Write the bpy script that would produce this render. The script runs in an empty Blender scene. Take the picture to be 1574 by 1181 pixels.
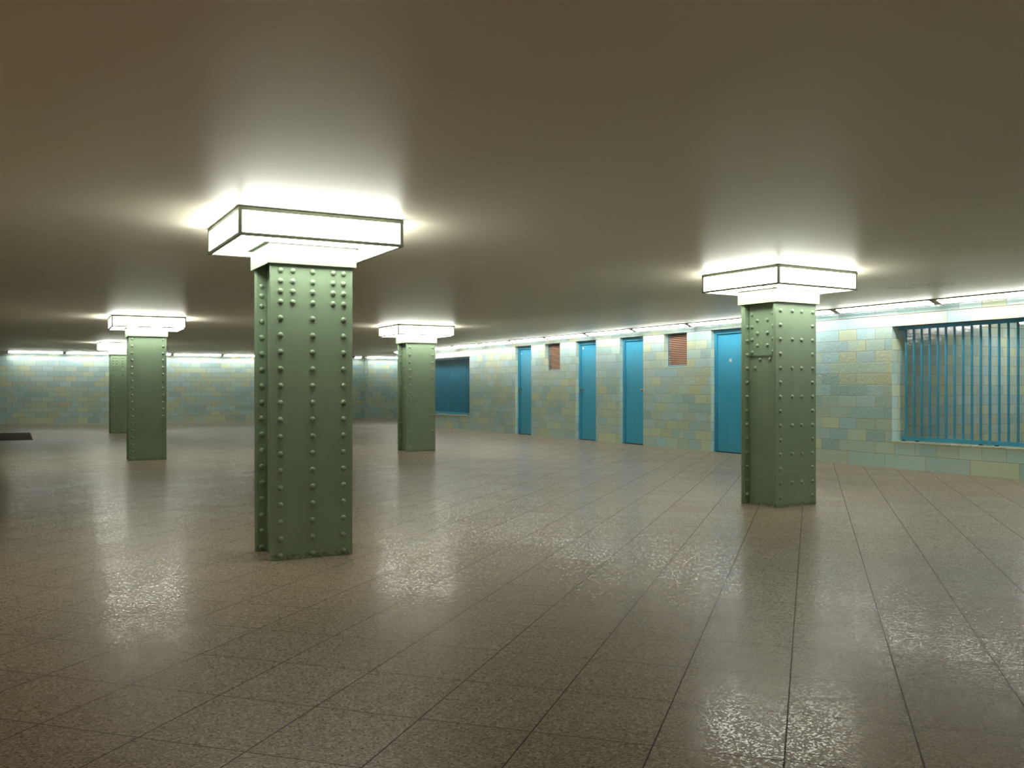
import bpy, bmesh, math, random
from mathutils import Vector, Matrix
random.seed(7)
S = bpy.context.scene
C = S.collection
PI = math.pi

# ------------------------------------------------------------------ camera
# x = across the hall (towards the doors), y = along the hall, z = up
cam = bpy.data.cameras.new('camera'); camo = bpy.data.objects.new('camera', cam); C.objects.link(camo)
camo.location = (0, 0, 1.1)
camo.rotation_euler = (PI/2, 0, math.radians(-28))
cam.sensor_width = 36; cam.sensor_fit = 'HORIZONTAL'
cam.lens = 36*1440/1574
cam.shift_y = 7.0/1574
cam.clip_end = 200
S.camera = camo

# ------------------------------------------------------------------ world, exposure
S.view_settings.view_transform = 'Standard'
S.view_settings.look = 'None'
S.view_settings.gamma = 1
S.view_settings.exposure = 1.02
S.view_settings.use_curve_mapping = False
w = bpy.data.worlds.new('world'); S.world = w; w.use_nodes = True
w.node_tree.nodes['Background'].inputs[0].default_value = (0.02, 0.018, 0.015, 1)
w.node_tree.nodes['Background'].inputs[1].default_value = 1.0

LAMP = 7.7       # column lamp diffuser radiance
STRIP = 13.8      # wall-top strip diffuser radiance
CEIL = 2.256      # ceiling height along the walls
CEIL_MID = 2.200  # ceiling height over the columns

def lamp(name, kind, loc, energy, color, size=.2, rot=(0,0,0)):
    l = bpy.data.lights.new(name, kind); l.energy = energy; l.color = color
    if kind == 'AREA': l.size = size
    else: l.shadow_soft_size = size
    o = bpy.data.objects.new(name, l); o.location = loc; o.rotation_euler = rot; C.objects.link(o)
# assumed red lamp, unseen, added left of the camera to tint that side
lamp('assumed_red_lamp', 'POINT', (-2.6, 1.9, 1.25), 9, (1, .16, .08), .25)

# ------------------------------------------------------------------ helpers
def srgb(r, g, b):
    f = lambda c: (c/255/12.92) if c/255 <= .04045 else ((c/255+.055)/1.055)**2.4
    return (f(r), f(g), f(b), 1)

class NT:
    def __init__(s, name):
        s.m = bpy.data.materials.new(name); s.m.use_nodes = True
        s.t = s.m.node_tree; s.b = s.t.nodes['Principled BSDF']; s.out = s.t.nodes['Material Output']
    def n(s, typ, **k):
        x = s.t.nodes.new(typ)
        for a, v in k.items(): setattr(x, a, v)
        return x
    def l(s, a, b): s.t.links.new(a, b)
    def inp(s, sock, v):
        if isinstance(v, bpy.types.NodeSocket): s.l(v, sock)
        else: sock.default_value = v
    def M(s, op, a, b=0.0, c=0.0, clamp=False):
        x = s.n('ShaderNodeMath', operation=op); x.use_clamp = clamp
        s.inp(x.inputs[0], a); s.inp(x.inputs[1], b)
        if len(x.inputs) > 2: s.inp(x.inputs[2], c)
        return x.outputs[0]
    def pos(s):
        g = s.n('ShaderNodeNewGeometry'); p = s.n('ShaderNodeSeparateXYZ'); s.l(g.outputs['Position'], p.inputs[0])
        nn = s.n('ShaderNodeSeparateXYZ'); s.l(g.outputs['True Normal'], nn.inputs[0])
        return g.outputs['Position'], p.outputs, nn.outputs
    def noise(s, scale, detail=2, rough=.5, vec=None):
        x = s.n('ShaderNodeTexNoise'); x.inputs['Scale'].default_value = scale
        x.inputs['Detail'].default_value = detail; x.inputs['Roughness'].default_value = rough
        if vec is not None: s.l(vec, x.inputs['Vector'])
        return x.outputs['Fac']
    def mix(s, f, a, b):
        x = s.n('ShaderNodeMix', data_type='RGBA'); s.inp(x.inputs[0], f); s.inp(x.inputs[6], a); s.inp(x.inputs[7], b)
        return x.outputs[2]
    def fmix(s, f, a, b):
        x = s.n('ShaderNodeMix', data_type='FLOAT'); s.inp(x.inputs[0], f); s.inp(x.inputs[2], a); s.inp(x.inputs[3], b)
        return x.outputs[0]
    def ramp(s, f, stops, interp='LINEAR'):
        x = s.n('ShaderNodeValToRGB'); x.color_ramp.interpolation = interp
        e = x.color_ramp.elements
        while len(e) < len(stops): e.new(.5)
        for q, (p, c) in zip(e, stops): q.position = p; q.color = c
        s.l(f, x.inputs[0]); return x.outputs[0]
    def white(s, a, b):
        v = s.n('ShaderNodeCombineXYZ'); s.inp(v.inputs[0], a); s.inp(v.inputs[1], b)
        x = s.n('ShaderNodeTexWhiteNoise', noise_dimensions='2D'); s.l(v.outputs[0], x.inputs['Vector'])
        return x.outputs['Value']
    def bump(s, h, strength, dist):
        x = s.n('ShaderNodeBump'); x.inputs['Strength'].default_value = strength; x.inputs['Distance'].default_value = dist
        s.l(h, x.inputs['Height']); s.l(x.outputs[0], s.b.inputs['Normal'])
    def set(s, **k):
        for a, v in k.items(): s.inp(s.b.inputs[a.replace('_', ' ')], v)

def paint(name, col, rough=.35, metallic=0, var=.06, bumpy=0.0, spec=.5):
    m = NT(name)
    P, p, nn = m.pos()
    f = m.noise(3.0, 4, .6, P)
    c2 = tuple(min(1, c*(1+var*3)) for c in col[:3])+(1,); c1 = tuple(c*(1-var*3) for c in col[:3])+(1,)
    m.set(Base_Color=m.ramp(f, [(.3, c1), (.7, c2)]), Roughness=rough, Metallic=metallic, Specular_IOR_Level=spec)
    if bumpy: m.bump(m.noise(60, 3, .5, P), bumpy, .001)
    return m.m

def emit(name, col, strength):
    m = NT(name)
    m.set(Base_Color=(.8, .8, .8, 1), Roughness=.3, Emission_Color=col, Emission_Strength=strength)
    return m.m

# ------------------------------------------------------------------ materials
def tile_material():
    m = NT('glazed_wall_tile')
    P, p, nn = m.pos()
    isx = m.M('GREATER_THAN', m.M('ABSOLUTE', nn[0]), .5)
    u = m.fmix(isx, m.M('ADD', p[0], 60.11), m.M('ADD', p[1], 60.045))
    z = p[2]
    zz = m.M('DIVIDE', m.M('SUBTRACT', z, .19), .1605)
    row = m.M('MAXIMUM', m.M('FLOOR', zz), -1)
    fz = m.M('MAXIMUM', m.M('SUBTRACT', zz, row), m.fmix(m.M('LESS_THAN', row, -.5), 0, .3))                      # 0..1 within the row (row -1 runs longer)
    dz = m.M('MULTIPLY', m.M('MINIMUM', fz, m.M('SUBTRACT', 1, fz)), .1605)
    par = m.M('ABSOLUTE', m.M('MODULO', row, 2))
    ue = m.M('ADD', u, m.M('MULTIPLY', par, .165))
    pair = m.M('FLOOR', m.M('DIVIDE', ue, .66)); half = m.M('FLOOR', m.M('DIVIDE', ue, .33))
    thr = m.fmix(m.M('LESS_THAN', row, -.5), .16, .55)
    merged = m.M('LESS_THAN', m.white(pair, m.M('ADD', row, 40)), thr)
    cid = m.fmix(merged, half, m.M('ADD', pair, 5000))
    wdt = m.fmix(merged, .33, .66)
    fu = m.M('FRACT', m.M('DIVIDE', ue, wdt))
    du = m.M('MULTIPLY', m.M('MINIMUM', fu, m.M('SUBTRACT', 1, fu)), wdt)
    d = m.M('MINIMUM', dz, du)
    dado = m.M('ABSOLUTE', m.M('SUBTRACT', z, 2.116))
    joint = m.M('MAXIMUM', m.M('LESS_THAN', d, .0024), m.M('LESS_THAN', dado, .0055))
    r1 = m.white(cid, m.M('ADD', row, 7)); r2 = m.white(m.M('ADD', cid, 300), row)
    yellow_cluster = m.noise(.55, 1, .5, P)
    sel = m.M('ADD', m.M('MULTIPLY', r1, .8), m.M('MULTIPLY', yellow_cluster, .4))
    col = m.ramp(sel, [(0, srgb(168, 222, 226)), (.24, srgb(186, 228, 226)), (.4, srgb(168, 218, 214)), (.54, srgb(186, 226, 212)),
                       (.70, srgb(192, 226, 206)), (.84, srgb(204, 230, 192)), (.97, srgb(210, 228, 182))], 'CONSTANT')
    hsv = m.n('ShaderNodeHueSaturation'); m.l(col, hsv.inputs['Color'])
    m.inp(hsv.inputs['Value'], m.M('ADD', .86, m.M('MULTIPLY', r2, .13))); hsv.inputs['Saturation'].default_value = .80
    blot = m.noise(14, 3, .6, P)
    c = m.mix(m.M('MULTIPLY', blot, .16), hsv.outputs[0], srgb(205, 215, 200))
    c = m.mix(joint, c, srgb(150, 122, 102))
    wave = m.noise(26, 2, .5, P); wave2 = m.noise(55, 1, .5, P)
    tilt = m.M('MULTIPLY', m.M('SUBTRACT', r2, .5), m.M('MULTIPLY', fu, .9))
    prof = m.M('MULTIPLY', m.M('MINIMUM', d, .005), 90)
    h = m.M('ADD', m.M('ADD', m.M('MULTIPLY', wave, 1.0), m.M('MULTIPLY', wave2, .16)), m.M('ADD', prof, tilt))
    m.set(Base_Color=c, Roughness=m.fmix(joint, m.fmix(r1, .04, .10), .8), Specular_IOR_Level=.6, IOR=1.5)
    m.bump(h, .8, .0050)
    return m.m

def floor_material():
    m = NT('granite_floor_tile')
    P, p, nn = m.pos()
    a = math.radians(45.7); ca, sa = math.cos(a), math.sin(a)
    P0 = m.M('SUBTRACT', m.M('MULTIPLY', p[0], ca), m.M('MULTIPLY', p[1], sa))
    Q0 = m.M('ADD', m.M('MULTIPLY', p[0], sa), m.M('MULTIPLY', p[1], ca))
    pp = m.M('DIVIDE', m.M('ADD', P0, .075+.389*200), .389)
    qq = m.M('DIVIDE', m.M('ADD', Q0, -2.88+.4255*200), .4255)
    fp = m.M('FRACT', pp); fq = m.M('FRACT', qq)
    dp = m.M('MULTIPLY', m.M('MINIMUM', fp, m.M('SUBTRACT', 1, fp)), .389)
    dq = m.M('MULTIPLY', m.M('MINIMUM', fq, m.M('SUBTRACT', 1, fq)), .4255)
    joint = m.M('MAXIMUM', m.M('LESS_THAN', dp, .0025), m.M('LESS_THAN', dq, .0021))
    r = m.white(m.M('FLOOR', pp), m.M('FLOOR', qq)); r2 = m.white(m.M('FLOOR', qq), m.M('ADD', m.M('FLOOR', pp), 99))
    v = m.n('ShaderNodeTexVoronoi'); v.inputs['Scale'].default_value = 150; m.l(P, v.inputs['Vector'])
    vs = m.n('ShaderNodeSeparateColor'); m.l(v.outputs['Color'], vs.inputs[0])
    fine = m.noise(230, 2, .6, P); big = m.noise(.9, 3, .55, P)
    g = m.M('ADD', m.M('MULTIPLY', vs.outputs[0], .65), m.M('MULTIPLY', fine, .5))
    c = m.ramp(g, [(.12, srgb(78, 70, 56)), (.4, srgb(122, 112, 93)), (.72, srgb(142, 131, 110)), (.98, srgb(184, 174, 151))])
    hsv = m.n('ShaderNodeHueSaturation'); m.l(c, hsv.inputs['Color'])
    m.inp(hsv.inputs['Value'], m.M('ADD', .84, m.M('ADD', m.M('MULTIPLY', r, .10), m.M('MULTIPLY', big, .16))))
    c = m.mix(joint, hsv.outputs[0], srgb(52, 40, 32))
    rough = m.M('ADD', m.fmix(m.M('GREATER_THAN', vs.outputs[1], .78), .38, .16), m.M('MULTIPLY', r2, .04))
    m.set(Base_Color=c, Roughness=m.fmix(joint, rough, .7), Specular_IOR_Level=.15)
    h = m.M('ADD', m.M('MULTIPLY', m.noise(2.0, 1, .5, P), 3.0), m.M('ADD', m.M('MULTIPLY', m.M('MULTIPLY', m.M('SUBTRACT', r, .5), fp), 6.0), m.M('MULTIPLY', m.M('MULTIPLY', m.M('SUBTRACT', r2, .5), fq), 6.0)))
    m.bump(h, .12, .0022)
    return m.m

def ceiling_material():
    m = NT('ceiling_plaster')
    P, p, nn = m.pos()
    big = m.noise(.35, 4, .55, P)
    c = m.ramp(big, [(.3, srgb(236, 232, 211)), (.7, srgb(242, 238, 219))])
    # faint yellow water stain with its own outline
    dx = m.M('DIVIDE', m.M('SUBTRACT', p[0], 8.83), .30); dy = m.M('DIVIDE', m.M('SUBTRACT', p[1], 7.01), .38)
    rr = m.M('SQRT', m.M('ADD', m.M('MULTIPLY', dx, dx), m.M('MULTIPLY', dy, dy)))
    nz = m.noise(9, 4, .6, P)
    ring = m.M('MULTIPLY', m.M('LESS_THAN', rr, 1), m.M('LESS_THAN', m.M('ABSOLUTE', m.M('SUBTRACT', nz, .5)), .035))
    c = m.mix(m.M('MULTIPLY', ring, .45), c, srgb(120, 92, 40))
    m.set(Base_Color=c, Roughness=.42, Specular_IOR_Level=.4)
    m.bump(m.M('ADD', m.noise(1.4, 3, .5, P), m.M('MULTIPLY', m.noise(40, 2, .5, P), .04)), .4, .006)
    return m.m

def column_material():
    m = NT('green_column_paint')
    P, p, nn = m.pos()
    f = m.noise(4, 4, .6, P)
    c = m.ramp(f, [(.3, srgb(124, 146, 119)), (.7, srgb(132, 154, 126))])
    dirt = m.M('MULTIPLY', m.M('LESS_THAN', p[2], m.M('MULTIPLY', m.noise(22, 4, .7, P), .062)), m.M('GREATER_THAN', m.noise(34, 3, .7, P), .50))
    c = m.mix(m.M('MULTIPLY', dirt, .5), c, srgb(60, 58, 46))
    chips = m.M('GREATER_THAN', m.noise(38, 2, .7, P), .76)
    c = m.mix(m.M('MULTIPLY', chips, .35), c, srgb(110, 70, 50))
    m.set(Base_Color=c, Roughness=.36, Specular_IOR_Level=.5)
    m.bump(m.noise(26, 3, .55, P), .25, .0015)
    return m.m

TILE = tile_material(); FLOOR = floor_material(); CEILM = ceiling_material(); COL = column_material()
FRAME = paint('lamp_frame_paint', srgb(118, 128, 108), .4)
COLLAR = paint('pale_collar_paint', srgb(140, 160, 134), .4, var=.015)
DIFF = emit('lamp_diffuser', (1.0, .985, .90, 1), LAMP)
SDIFF = emit('strip_diffuser', (1.0, .965, .92, 1), STRIP)
HOUS = paint('strip_housing_paint', srgb(150, 128, 108), .45)
BLUE = paint('blue_door_paint', srgb(72, 180, 218), .24, var=.015, bumpy=.1)
BLUEF = paint('blue_frame_paint', srgb(66, 164, 200), .3, var=.02)
BARB = paint('blue_bar_paint', srgb(64, 150, 178), .3, var=.02)
SHUT = paint('dark_blue_panel_paint', srgb(44, 120, 142), .35, var=.02)
CHROME = paint('brushed_metal', srgb(190, 186, 178), .25, metallic=1, var=.01)
LOUV = paint('brown_louvre_paint', srgb(214, 172, 146), .45, var=.03)
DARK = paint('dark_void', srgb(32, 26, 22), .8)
SILL = paint('cream_sill_tile', srgb(188, 196, 170), .2, var=.03)
MATM = paint('doormat_bristle', srgb(72, 58, 50), .9, var=.08, bumpy=.6)
WHITE = paint('white_plate_or_glint', srgb(225, 228, 222), .4, var=.01)
RUBBER = paint('dark_foot', srgb(30, 30, 32), .6)

# ------------------------------------------------------------------ mesh building
def box(bm, x0, x1, y0, y1, z0, z1, bev=0):
    vs = [bm.verts.new((x, y, z)) for x in (x0, x1) for y in (y0, y1) for z in (z0, z1)]
    fs = [(0,1,3,2), (4,6,7,5), (0,4,5,1), (2,3,7,6), (0,2,6,4), (1,5,7,3)]
    F = [bm.faces.new([vs[i] for i in f]) for f in fs]
    if bev > 0:
        es = set(e for f in F for e in f.edges)
        bmesh.ops.bevel(bm, geom=list(es), offset=bev, segments=2, affect='EDGES', profile=.5)
    return vs

def obj(name, bm, mat, parent=None, smooth=False):
    bmesh.ops.recalc_face_normals(bm, faces=bm.faces)
    me = bpy.data.meshes.new(name); bm.to_mesh(me); bm.free(); me.materials.append(mat)
    if smooth:
        for p in me.polygons: p.use_smooth = True
    o = bpy.data.objects.new(name, me); C.objects.link(o)
    if parent: o.parent = parent
    return o

def tag(o, label=None, cat=None, group=None, kind=None):
    if label: o['label'] = label
    if cat: o['category'] = cat
    if group: o['group'] = group
    if kind: o['kind'] = kind
    return o

def thing(name, loc, rot=0, **k):
    o = bpy.data.objects.new(name, None); o.empty_display_size = .1
    o.location = loc; o.rotation_euler = (0, 0, rot); C.objects.link(o); return tag(o, **k)

def quick(name, mat, boxes, parent=None, bev=0):
    bm = bmesh.new()
    for b in boxes: box(bm, *b, bev=bev)
    return obj(name, bm, mat, parent)

def copy_tree(o, parent=None):
    c = o.copy(); C.objects.link(c); c.parent = parent
    for ch in list(o.children): copy_tree(ch, c)
    return c

# ------------------------------------------------------------------ the hall
WX = 10.72; WT = .30            # right wall plane and thickness
DADO = 2.116
doors = [(12.0, 12.78), (14.77, 15.56), (16.43, 17.22), (19.20, 19.99)]
vents = [(13.44, 14.12), (17.89, 18.56)]
wins = [(5.2, 8.97), (22.57, 26.6)]
WZ0, WZ1 = .377, 1.957
def openings():
    L = [(a, b, 0, DADO) for a, b in doors] + [(a, b, 1.51, DADO) for a, b in vents] + [(a, b, WZ0, WZ1) for a, b in wins]
    return sorted(L)
bm = bmesh.new(); y = -8.0
for a, b, z0, z1 in openings():
    box(bm, WX, WX+WT, y, a, 0, CEIL)
    if z0 > 0: box(bm, WX, WX+WT, a, b, 0, z0)
    box(bm, WX, WX+WT, a, b, z1, CEIL)
    y = b
box(bm, WX, WX+WT, y, 27.7, 0, CEIL)
bmesh.ops.remove_doubles(bm, verts=bm.verts, dist=1e-5)
tag(obj('wall_right', bm, TILE), kind='structure')
tag(quick('wall_return', TILE, [(WX+WT, 19, 27.4, 27.7, 0, CEIL)]), kind='structure')
tag(quick('wall_back', TILE, [(-8.3, 11.33, 32.8, 33.1, 0, CEIL), (11.33, 19.3, 32.42, 33.1, 0, CEIL)]), kind='structure')
tag(quick('wall_left', TILE, [(-8.3, -8.0, -8.3, 32.8, 0, CEIL)]), kind='structure')
tag(quick('wall_front', TILE, [(-8.0, 19.3, -8.3, -8.0, 0, CEIL)]), kind='structure')
tag(quick('wall_outer', TILE, [(19, 19.3, -8.0, 32.42, 0, CEIL)]), kind='structure')
tag(quick('wall_inner', TILE, [(WX+WT, 19, 10.0, 10.3, 0, CEIL)]), kind='structure')
tag(quick('floor', FLOOR, [(-8.3, 19.3, -8.3, 33.1, -.2, 0)]), kind='structure')
def ceil_z(x, y):
    # almost flat; it lifts by 7 cm towards the door wall and the far wall
    f = lambda t: max(0, min(1, t))
    return CEIL_MID+(CEIL-CEIL_MID)*max(f((x-7)/3.15), f((y-15.5)/16.8))
bm = bmesh.new()
xs = [-8.3, -4, 0, 3, 5, 7, 7.7, 8.4, 9.1, 9.8, 10.15]; ys = [-8.3, -4, 0, 4, 8, 12, 15.5]+[15.5+16.8*i/8 for i in range(1, 9)]
low = [[bm.verts.new((x, y, ceil_z(x, y))) for y in ys] for x in xs]
for i in range(len(xs)-1):
    for j in range(len(ys)-1):
        bm.faces.new((low[i][j], low[i][j+1], low[i+1][j+1], low[i+1][j]))
geo = bmesh.ops.extrude_face_region(bm, geom=bm.faces[:])
for v in geo['geom']:
    if isinstance(v, bmesh.types.BMVert): v.co.z = CEIL+.2
tag(obj('ceiling', bm, CEILM), kind='structure')
tag(quick('ceiling', CEILM, [(10.15, 19.3, -8.3, 33.1, CEIL, CEIL+.2)]), kind='structure')
tag(quick('ceiling', CEILM, [(-8.3, 10.15, 32.3, 33.1, CEIL, CEIL+.2)]), kind='structure')

# ------------------------------------------------------------------ riveted columns
W, D, E_, TP, TF = .545, .435, .075, .022, .018
HTOP = 1.96
def rivet_mesh(r=.0185, h=.0150):
    bm = bmesh.new(); rings = []
    seg = 14
    for k in range(5):
        t = k/4*PI/2
        rr = r*math.cos(t); hh = h*math.sin(t)
        if k == 4: rings.append([bm.verts.new((0, 0, h))]); break
        rings.append([bm.verts.new((rr*math.cos(2*PI*i/seg), rr*math.sin(2*PI*i/seg), hh)) for i in range(seg)])
    base = [bm.verts.new((r*1.03*math.cos(2*PI*i/seg), r*1.03*math.sin(2*PI*i/seg), -.001)) for i in range(seg)]
    rings.insert(0, base)
    for a, b in zip(rings, rings[1:]):
        for i in range(seg):
            j = (i+1) % seg
            if len(b) == 1: bm.faces.new((a[i], a[j], b[0]))
            else: bm.faces.new((a[i], a[j], b[j], b[i]))
    bm.faces.new(list(reversed(base)))
    me = bpy.data.meshes.new('rivet')
    bmesh.ops.recalc_face_normals(bm, faces=bm.faces)
    bm.to_mesh(me); bm.free(); me.materials.append(COL)
    for p in me.polygons: p.use_smooth = True
    return me
RIV = rivet_mesh(); RIVS = rivet_mesh(.0165, .013)
# rotations that turn the rivet's dome from +z to the given direction
ROT = {'-y': (PI/2, 0, 0), '+y': (-PI/2, 0, 0), '-x': (0, -PI/2, 0), '+x': (0, PI/2, 0)}
def rivet(parent, loc, d, mesh=None):
    o = bpy.data.objects.new('rivet', mesh or RIV); o.location = loc; o.rotation_euler = ROT[d]; o.parent = parent; C.objects.link(o)
def rivets_stuff(parent, items, mesh=None):
    bm = bmesh.new()
    from mathutils import Euler
    for loc, d in items:
        n0 = len(bm.verts); bm.from_mesh(mesh or RIV); bm.verts.ensure_lookup_table()
        mt = Matrix.Translation(loc) @ Euler(ROT[d]).to_matrix().to_4x4()
        for v in bm.verts[n0:]: v.co = mt @ v.co
    o = obj('rivet', bm, COL, parent, smooth=True); o['kind'] = 'stuff'

def column(x, y, rot, pattern, label):
    t = thing('steel_column', (x, y, 0), rot, label=label, cat='column', group='riveted green steel columns')
    fy = -D/2
    plate_f = quick('face_plate', COL, [(-W/2, W/2, fy, fy+TP, 0, HTOP)], t, bev=.003)
    plate_b = quick('face_plate', COL, [(-W/2, W/2, -fy-TP, -fy, 0, HTOP)], t, bev=.003)
    chans = []
    for s in (-1, 1):
        bm = bmesh.new(); a = s*(W/2-.005); b = s*(W/2-E_)
        x0, x1 = min(a, b), max(a, b)
        box(bm, x0, x1, fy+TP, fy+TP+TF, 0, HTOP, bev=.004)
        box(bm, x0, x1, -fy-TP-TF, -fy-TP, 0, HTOP, bev=.004)
        c2 = s*(W/2-E_-.014)
        box(bm, min(b, c2), max(b, c2), fy+TP, -fy-TP, 0, HTOP)
        chans.append(obj('channel', bm, COL, t))
    fine = [.028+.1089*k for k in range(15)]; top = [1.656, 1.725, 1.79, 1.858]
    coarse = [.089+.1333*k for k in range(14)]
    face = []
    if pattern in ('three', 'two'):
        fr = (.12, .505, .885) if pattern == 'three' else (.09, .905)
        if pattern == 'three':
            for f_ in fr: face += [(f_, z) for z in fine]
            for f_ in (.12, .265, .505, .755, .885): face += [(f_, z) for z in top]
            side = fine+top
        else:
            side = [.028+.1076*k for k in range(18)]
            for f_ in fr: face += [(f_, z) for z in side]
    elif pattern == 'four':
        side = coarse
        for f_ in (.11, .905): face += [(f_, z) for z in coarse]
        for f_ in (.40, .63): face += [(f_, z) for k, z in enumerate(coarse) if k % 2]
    else:
        side = coarse
        for f_ in (.11, .905): face += [(f_, z) for z in coarse]
    for f_, z in face: rivet(plate_f, (-W/2+W*f_, fy, z), '-y')
    inner = -fy-TP-TF
    fx = -(W/2-E_*.55)
    for z in side[:-1]: rivet(chans[0], (fx, inner, z), '-y')
    hid = [((-W/2+W*f_, -fy, z), '+y') for f_, z in face]
    rivets_stuff(plate_b, hid)
    rivets_stuff(chans[1], [((-fx, inner, z), '-y') for z in side[:-1]]+[((-fx, -inner, z), '+y') for z in side[:-1]])
    wx = -(W/2-E_)
    y0, y1 = fy+TP+TF, -fy-TP-TF
    if pattern == 'four':
        # gusset plate riveted over the upper web
        g = quick('gusset_plate', COL, [(wx-.012, wx, y0+.004, y1-.004, 1.41, HTOP)], t, bev=.002)
        def wy(f_): return y1+(y0-y1)*f_
        for z in (1.445, 1.565, 1.685, 1.805):
            for f_ in (.12, .86): rivet(g, (wx-.012, wy(f_), z), '-x')
        for z in (1.507, 1.624, 1.745):
            for f_ in (.31, .66): rivet(g, (wx-.012, wy(f_), z), '-x')
        for f_ in (.37, .72): rivet(chans[0], (wx, wy(f_), 1.373), '-x')
        for f_ in (.2, .9): rivet(chans[0], (wx, wy(f_), 1.294), '-x')
    elif pattern == 'two_staggered':
        for k, z in enumerate(coarse[:-1]):
            rivet(chans[0], (wx, (.05 if k % 2 else .12), z+.066), '-x', RIVS)
    else:
        for z in (1.858, 1.79, 1.70): rivet(chans[0], (wx, -.06, z), '-x')
    return t

def column_lamp(x, y, rot, label, dz=0):
    t = thing('column_lamp', (x, y, 0), rot, label=label, cat='lamp', group='box lamps around the column heads')
    A, B = 1.055/2, .97/2; z0, z1 = 2.031+dz, 2.192+dz; r = .011; A -= r; B -= r
    bm = bmesh.new()
    for sx in (-1, 1):
        for sy in (-1, 1):
            box(bm, sx*A-r, sx*A+r, sy*B-r, sy*B+r, z0, z1, bev=.003)
    for z, h in ((z0, .009), (z1-.009, .010)):
        for sy in (-1, 1): box(bm, -A-r, A+r, sy*B-r-.002, sy*B+r, z-h, z+h)
        for sx in (-1, 1): box(bm, sx*A-r, sx*A+r+.0, -B, B, z-h, z+h)
    # glazing bars of the underside
    ca, cb = .58/2, .49/2
    for sy in (-1, 1): box(bm, -A, A, sy*cb-.013, sy*cb+.013, z0-.0042, z0+.008)
    for sx in (-1, 1): box(bm, sx*(ca+.012)-.016, sx*(ca+.012)+.016, -cb, cb, z0-.0046, z0+.008)
    obj('frame', bm, FRAME, t)
    quick('top_plate', FRAME, [(-A-r, A+r, -B-r, B+r, z1-.004, z1+.003)], t)
    quick('mounting_box', FRAME, [(-A+.06, A-.06, -B+.06, B-.06, z1+.003, ceil_z(x, y)+.001)], t)
    g = .004
    for sy in (-1, 1):
        quick('side_panel', DIFF, [(-A+r, A-r, sy*B-g, sy*B+g, z0+.010, z1-.018)], t)
        quick('bottom_panel', DIFF, [(-A+r, A-r, min(sy*(cb+.004), sy*(B-r)), max(sy*(cb+.004), sy*(B-r)), z0-.003, z0+.003)], t)
    for sx in (-1, 1):
        quick('side_panel', DIFF, [(sx*A-g, sx*A+g, -B+r, B-r, z0+.010, z1-.018)], t)
        quick('bottom_panel', DIFF, [(min(sx*(ca+.012), sx*(A-r)), max(sx*(ca+.012), sx*(A-r)), -cb+.005, cb-.005, z0-.003, z0+.003)], t)
    # collar: a sheet-metal sleeve closing the gap between lamp and column
    bm = bmesh.new(); c0, c1 = 1.899+dz, 2.030+dz; th = .006
    box(bm, -ca, ca, -cb, -cb+th, c0, c1, bev=.001); box(bm, -ca, ca, cb-th, cb, c0, c1, bev=.001)
    box(bm, -ca, -ca+th, -cb+th, cb-th, c0, c1); box(bm, ca-th, ca, -cb+th, cb-th, c0, c1)
    box(bm, -ca+th, ca-th, -cb+th, cb-th, c0+.066, c0+.072)
    obj('collar', bm, COLLAR, t)
    return t

R = math.radians
cols = [
 (1.711, 6.204, R(.4), 'three', 'large green riveted steel column nearest the camera, with five short rivet rows at its head',
  'glowing white box lamp on the head of the nearest and largest green column'),
 (6.443, 6.701, R(3.7), 'four', 'green riveted column in front of the barred window, with a gusset plate high on its left side',
  'glowing box lamp on the column in front of the barred window at right'),
 (1.821, 15.534, R(-1.7), 'two', 'green column in the left half with rivets only along its two edges, hiding part of another column',
  'glowing box lamp on the left column that stands in front of a farther one'),
 (6.297, 15.453, R(0), 'two_staggered', 'slim-looking green column standing left of the far blue slatted window',
  'glowing box lamp on the column left of the far blue window'),
 (2.36, 25.05, R(0), 'three', 'farthest green column, half hidden behind another riveted column at left',
  'glowing box lamp of the farthest column, half hidden behind a nearer column'),
]
for x, y, r, pat, l1, l2 in cols:
    column(x, y, r, pat, l1); column_lamp(x, y, r, l2, ceil_z(x, y)-CEIL_MID)
# column rows continued out of view, added with lamps to light the foreground
for x, y in ((1.75, -2.5), (6.4, -2.5), (-2.85, -2.5), (-2.9, 6.2), (-2.9, 15.5)):
    column(x, y, 0, 'two', 'added green riveted column out of view, behind or left of the camera')
    column_lamp(x, y, 0, 'added glowing box lamp on a column out of view, behind or left of the camera')

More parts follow.
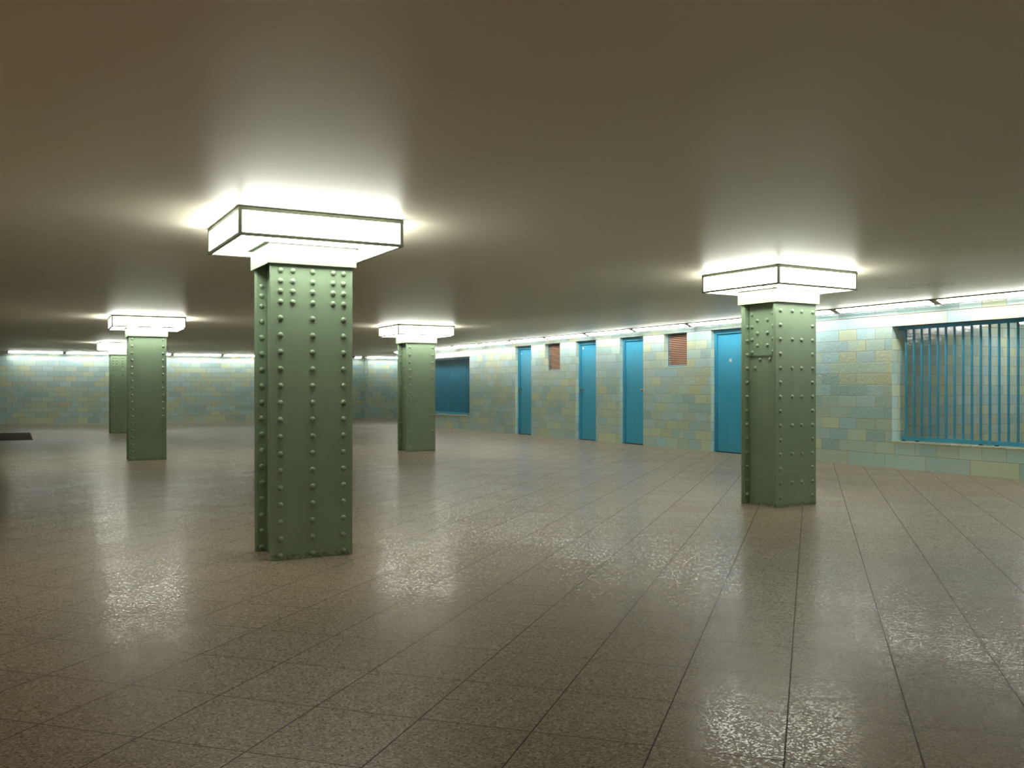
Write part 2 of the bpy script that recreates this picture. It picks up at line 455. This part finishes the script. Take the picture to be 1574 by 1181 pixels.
# ------------------------------------------------------------------ wall-top strip lights
def strip(x, y, rot, length, label, name='strip_light', group='strip lights along the top of the walls'):
    # local: runs along +y, wall at local +x = .13
    t = thing(name, (x, y, 0), rot, label=label, cat='lamp', group=group)
    L = length
    bm = bmesh.new()
    box(bm, -.075, -.045, 0, L, CEIL-.014, CEIL)        # outer lip
    box(bm, -.045, .06, 0, L, CEIL-.006, CEIL)         # tray
    for a in (0, L-.055):                               # end caps
        v = [(-.06, CEIL-.002), (-.06, CEIL-.018), (.06, CEIL-.063), (.06, CEIL-.002)]
        A_ = [bm.verts.new((p[0], a, p[1])) for p in v]; B_ = [bm.verts.new((p[0], a+.055, p[1])) for p in v]
        bm.faces.new(A_); bm.faces.new(list(reversed(B_)))
        for i in range(4): bm.faces.new((A_[i], B_[i], B_[(i+1) % 4], A_[(i+1) % 4]))
    box(bm, .058, .066, 0, L, CEIL-.051, CEIL)  # inner shield, shaped to keep diffuser light off the top tile row
    obj('housing', bm, HOUS, t)
    bm = bmesh.new()
    v = [(-.045, CEIL-.008), (-.045, CEIL-.014), (.0, CEIL-.034), (.055, CEIL-.056), (.055, CEIL-.008)]
    A_ = [bm.verts.new((p[0], .055, p[1])) for p in v]; B_ = [bm.verts.new((p[0], L-.055, p[1])) for p in v]
    bm.faces.new(A_); bm.faces.new(list(reversed(B_)))
    for i in range(5): bm.faces.new((A_[i], B_[i], B_[(i+1) % 5], A_[(i+1) % 5]))
    obj('diffuser', bm, SDIFF, t)
    return t
PITCH = 1.68
sl = ['strip light above the near barred window, cut by the right edge of the photo',
      'strip light at the left end of the near barred window, right of the right-hand column',
      'strip light mostly hidden behind the right-hand column lamp',
      'strip light above the widest blue door, beside the right-hand column',
      'strip light above the larger brown louvre vent',
      'strip light above the blue door that has its knob on the right side',
      'strip light above the middle blue door, the one with its knob on the left',
      'strip light above the leftmost and farthest blue door',
      'strip light over plain tiles between the far blue window and the leftmost door',
      'strip light over the right end of the far blue window',
      'strip light over the middle of the far blue window',
      'strip light over the left end of the far blue window, partly behind a column',
      'farthest strip light of the door wall, its tip left of the middle column']
for k in range(-5, 13):  # strips with negative index lie out of view, added for their light
    y0 = 6.47+PITCH*k
    lab = sl[k] if k >= 0 else 'added strip light on the door wall beyond the right edge of the photo'
    L = PITCH if k < 12 else 1.05
    if y0 > 27.7: break
    strip(WX-.165, y0, 0, L, lab)
# back wall: local +y runs towards -x there
bl = ['leftmost strip light on the far wall, at the left edge of the photo',
      'far wall strip light left of the paired columns',
      'short bright piece of far wall strip light right of the paired columns',
      'far wall strip light halfway between the left and largest columns',
      'far wall strip light ending behind the left side of the largest column',
      None, None]
for k in range(8):
    x0 = -.2+1.61*k
    if k == 5: continue
    lab = (bl+['', ''])[k] or 'short dim far wall strip light left of the projecting wall corner'
    if k == 6: lab = 'far wall strip light hidden behind the largest column'
    L = 1.61 if k < 7 else .35
    if k == 7: x0 = 10.85
    if k == 6: continue
    strip(x0+L, 32.8-.165, R(90), L, lab)
strip(12.9, 32.42-.165, R(90), 1.72, 'bright strip light on the projecting far wall, left of the middle column')
strip(14.62, 32.42-.165, R(90), 1.7, 'strip light on the projecting far wall, hidden behind the middle column')
# passage behind the barred window
def passage_light(x, y0, L, label):
    t = thing('passage_light', (x, y0, 0), 0, label=label, cat='lamp', group='strip lights in the passage behind the bars')
    quick('housing', HOUS, [(-.06, .06, 0, L, CEIL-.035, CEIL)], t, bev=.004)
    bm = bmesh.new(); seg = 12; rows = []
    for yy, k in ((.01, .55), (.03, .9), (.06, 1), (L-.06, 1), (L-.03, .9), (L-.01, .55)):
        rows.append([bm.verts.new((.05*k*math.cos(PI*i/seg), yy, CEIL-.036-.062*k*math.sin(PI*i/seg))) for i in range(seg+1)])
    for a, b in zip(rows, rows[1:]):
        for i in range(seg): bm.faces.new((a[i], a[i+1], b[i+1], b[i]))
        bm.faces.new((a[0], b[0], b[seg], a[seg]))
    bm.faces.new(rows[0]); bm.faces.new(list(reversed(rows[-1])))
    obj('diffuser', bm, SDIFF, t)
passage_light(14.6, 8.15, 1.55, 'lamp on the ceiling of the passage behind the barred window')
passage_light(14.6, 6.5, 1.55, 'second lamp of the passage behind the barred window, nearer the right edge')

# ------------------------------------------------------------------ blue doors
def door(n, y0, y1, knob, plate):
    t = thing('door_%d' % n, (WX, 0, 0)); t['kind'] = 'structure'
    fx = .075; fw = .055
    quick('door_frame', BLUEF, [(fx, fx+.09, y0, y0+fw, 0, DADO), (fx, fx+.09, y1-fw, y1, 0, DADO), (fx, fx+.09, y0+fw, y1-fw, DADO-.075, DADO)], t, bev=.003)
    leaf = quick('door_leaf', BLUE, [(fx+.026, fx+.066, y0+fw+.006, y1-fw-.006, .012, DADO-.082)], t, bev=.002)
    quick('door_threshold', DARK, [(fx, fx+.1, y0+fw, y1-fw, 0, .01)], t)
    quick('backing', DARK, [(fx+.092, fx+.1, y0, y1, 0, DADO)], t)
    if knob:
        ky = (y1-fw-.055) if knob == 'far' else (y0+fw+.055)
        bm = bmesh.new()
        def cyl(x0, x1, cy, cz, r0, r1, seg=16):
            a = [bm.verts.new((x0, cy+r0*math.cos(2*PI*i/seg), cz+r0*math.sin(2*PI*i/seg))) for i in range(seg)]
            b = [bm.verts.new((x1, cy+r1*math.cos(2*PI*i/seg), cz+r1*math.sin(2*PI*i/seg))) for i in range(seg)]
            bm.faces.new(a); bm.faces.new(list(reversed(b)))
            for i in range(seg): bm.faces.new((a[i], a[(i+1) % seg], b[(i+1) % seg], b[i]))
        X = fx+.026
        cyl(X-.006, X, ky, 1.075, .026, .026)                    # rose
        cyl(X-.045, X-.006, ky, 1.075, .010, .012)               # neck
        cyl(X-.052, X-.040, ky, 1.075, .018, .028); cyl(X-.070, X-.052, ky, 1.075, .027, .018+.009); cyl(X-.076, X-.070, ky, 1.075, .012, .027)
        if knob == 'far' or True:
            cyl(X-.007, X, ky, 1.0, .021, .021)                  # key rose
        h = obj('door_handle', bm, CHROME, leaf, smooth=False)
        h['label'] = 'round metal door knob with key rose below'
    if plate:
        py, pz, sy, sz = plate
        quick('door_plate', WHITE, [(fx+.024, fx+.026, py-sy/2, py+sy/2, pz-sz/2, pz+sz/2)], leaf)
door(1, *doors[0], None, (12.39, 1.585, .058, .055))
door(2, *doors[1], 'near', (14.86, 1.965, .03, .03))
door(3, *doors[2], 'far', (17.09, 1.965, .055, .045))
door(4, *doors[3], 'far', (19.86, 1.94, .055, .03))  # the plate here is a white patch standing in for a small highlight

# ------------------------------------------------------------------ louvre vents
def vent(y0, y1, label):
    t = thing('louvre_vent', (WX, 0, 1.51), label=label, cat='vent', group='brown louvre vents in the door wall')
    H_ = DADO-1.51; fx = .11
    quick('frame', BLUEF, [(fx-.01, fx+.09, y1-.02, y1, 0, H_), (fx-.01, fx+.09, y0, y0+.02, 0, H_), (fx-.01, fx+.09, y0+.02, y1-.02, 0, .02), (fx-.01, fx+.09, y0+.02, y1-.02, H_-.012, H_)], t)
    bm = bmesh.new(); N = 17; p = (H_-.036)/N
    for i in range(N):
        z = .024+p*i
        v = [(fx-.004, z), (fx-.004, z+.005), (fx+.042, z+p*.3+.005), (fx+.042, z+p*.3)]
        A_ = [bm.verts.new((q[0], y0+.022, q[1])) for q in v]; B_ = [bm.verts.new((q[0], y1-.022, q[1])) for q in v]
        bm.faces.new(A_); bm.faces.new(list(reversed(B_)))
        for k in range(4): bm.faces.new((A_[k], B_[k], B_[(k+1) % 4], A_[(k+1) % 4]))
        # rolled front nose of the slat
        box(bm, fx-.008, fx, y0+.022, y1-.022, z-.003, z+p*.40)
    obj('louvre_slats', bm, LOUV, t)
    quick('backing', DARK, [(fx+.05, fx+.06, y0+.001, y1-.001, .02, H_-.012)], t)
vent(*vents[0], 'larger-looking brown louvre vent high in the tiles, left of the widest blue door')
vent(*vents[1], 'smaller-looking brown louvre vent high between the two leftmost blue doors')

# ------------------------------------------------------------------ barred windows
def grille(y0, y1, label, panel):
    t = thing('window_grille', (WX, 0, WZ0), label=label, cat='window bars')
    H_ = WZ1-WZ0; fx = .15
    quick('bottom_rail', BARB, [(fx-.02, fx+.02, y0+.02, y1-.045, .012, .062)], t, bev=.003)
    quick('top_rail', BLUEF, [(fx-.03, fx+.03, y0+.002, y1-.002, H_-.045, H_-.001)], t, bev=.003)
    if panel:
        quick('back_panel', SHUT, [(fx+.03, fx+.05, y0, y1, 0, H_)], t)
    n = int((y1-.11-y0)/.1256)
    bmr = bmesh.new(); box(bmr, fx-.012, fx+.012, -.012, .012, .06, H_-.045, bev=.003)
    b0 = obj('bar', bmr, BARB, t); b0.location = (0, y1-.11, 0)
    for k in range(1, n):
        b = b0.copy(); b.location = (0, y1-.11-.1256*k, 0); C.objects.link(b); b.parent = t
    k = 0; yy = y1-.06
    while yy > y0+.05:
        quick('foot', RUBBER, [(fx-.02, fx+.02, yy-.025, yy+.005, 0, .012)], t); k += 1; yy -= (.22 if k % 2 else .95)
grille(wins[0][0], wins[0][1], 'blue vertical bars with bottom rail in the large tiled window opening at right', False)
grille(wins[1][0], wins[1][1], 'far window filled with blue vertical bars in front of a dark blue panel', True)
for i, (a, b) in enumerate(wins):
    bm = bmesh.new(); y = b
    while y > a+.01:
        l = min(.155, y-a); box(bm, WX-.008, WX+.10, y-l+.0015, y-.0015, WZ0-.026, WZ0+.001, bev=.004); y -= l
    tag(obj('window_%d' % (i+1), bm, SILL), kind='structure')

# ------------------------------------------------------------------ floor mat
bm = bmesh.new(); box(bm, -3.0, .36, 22.5, 26.1, 0, .006)
for i in range(34):
    y = 22.55+i*.105
    box(bm, -2.98, .34, y, y+.06, .006, .011)
tag(obj('entrance_mat', bm, MATM), 'dark brown ribbed mat set on the floor at the left edge, before the far wall', 'mat')
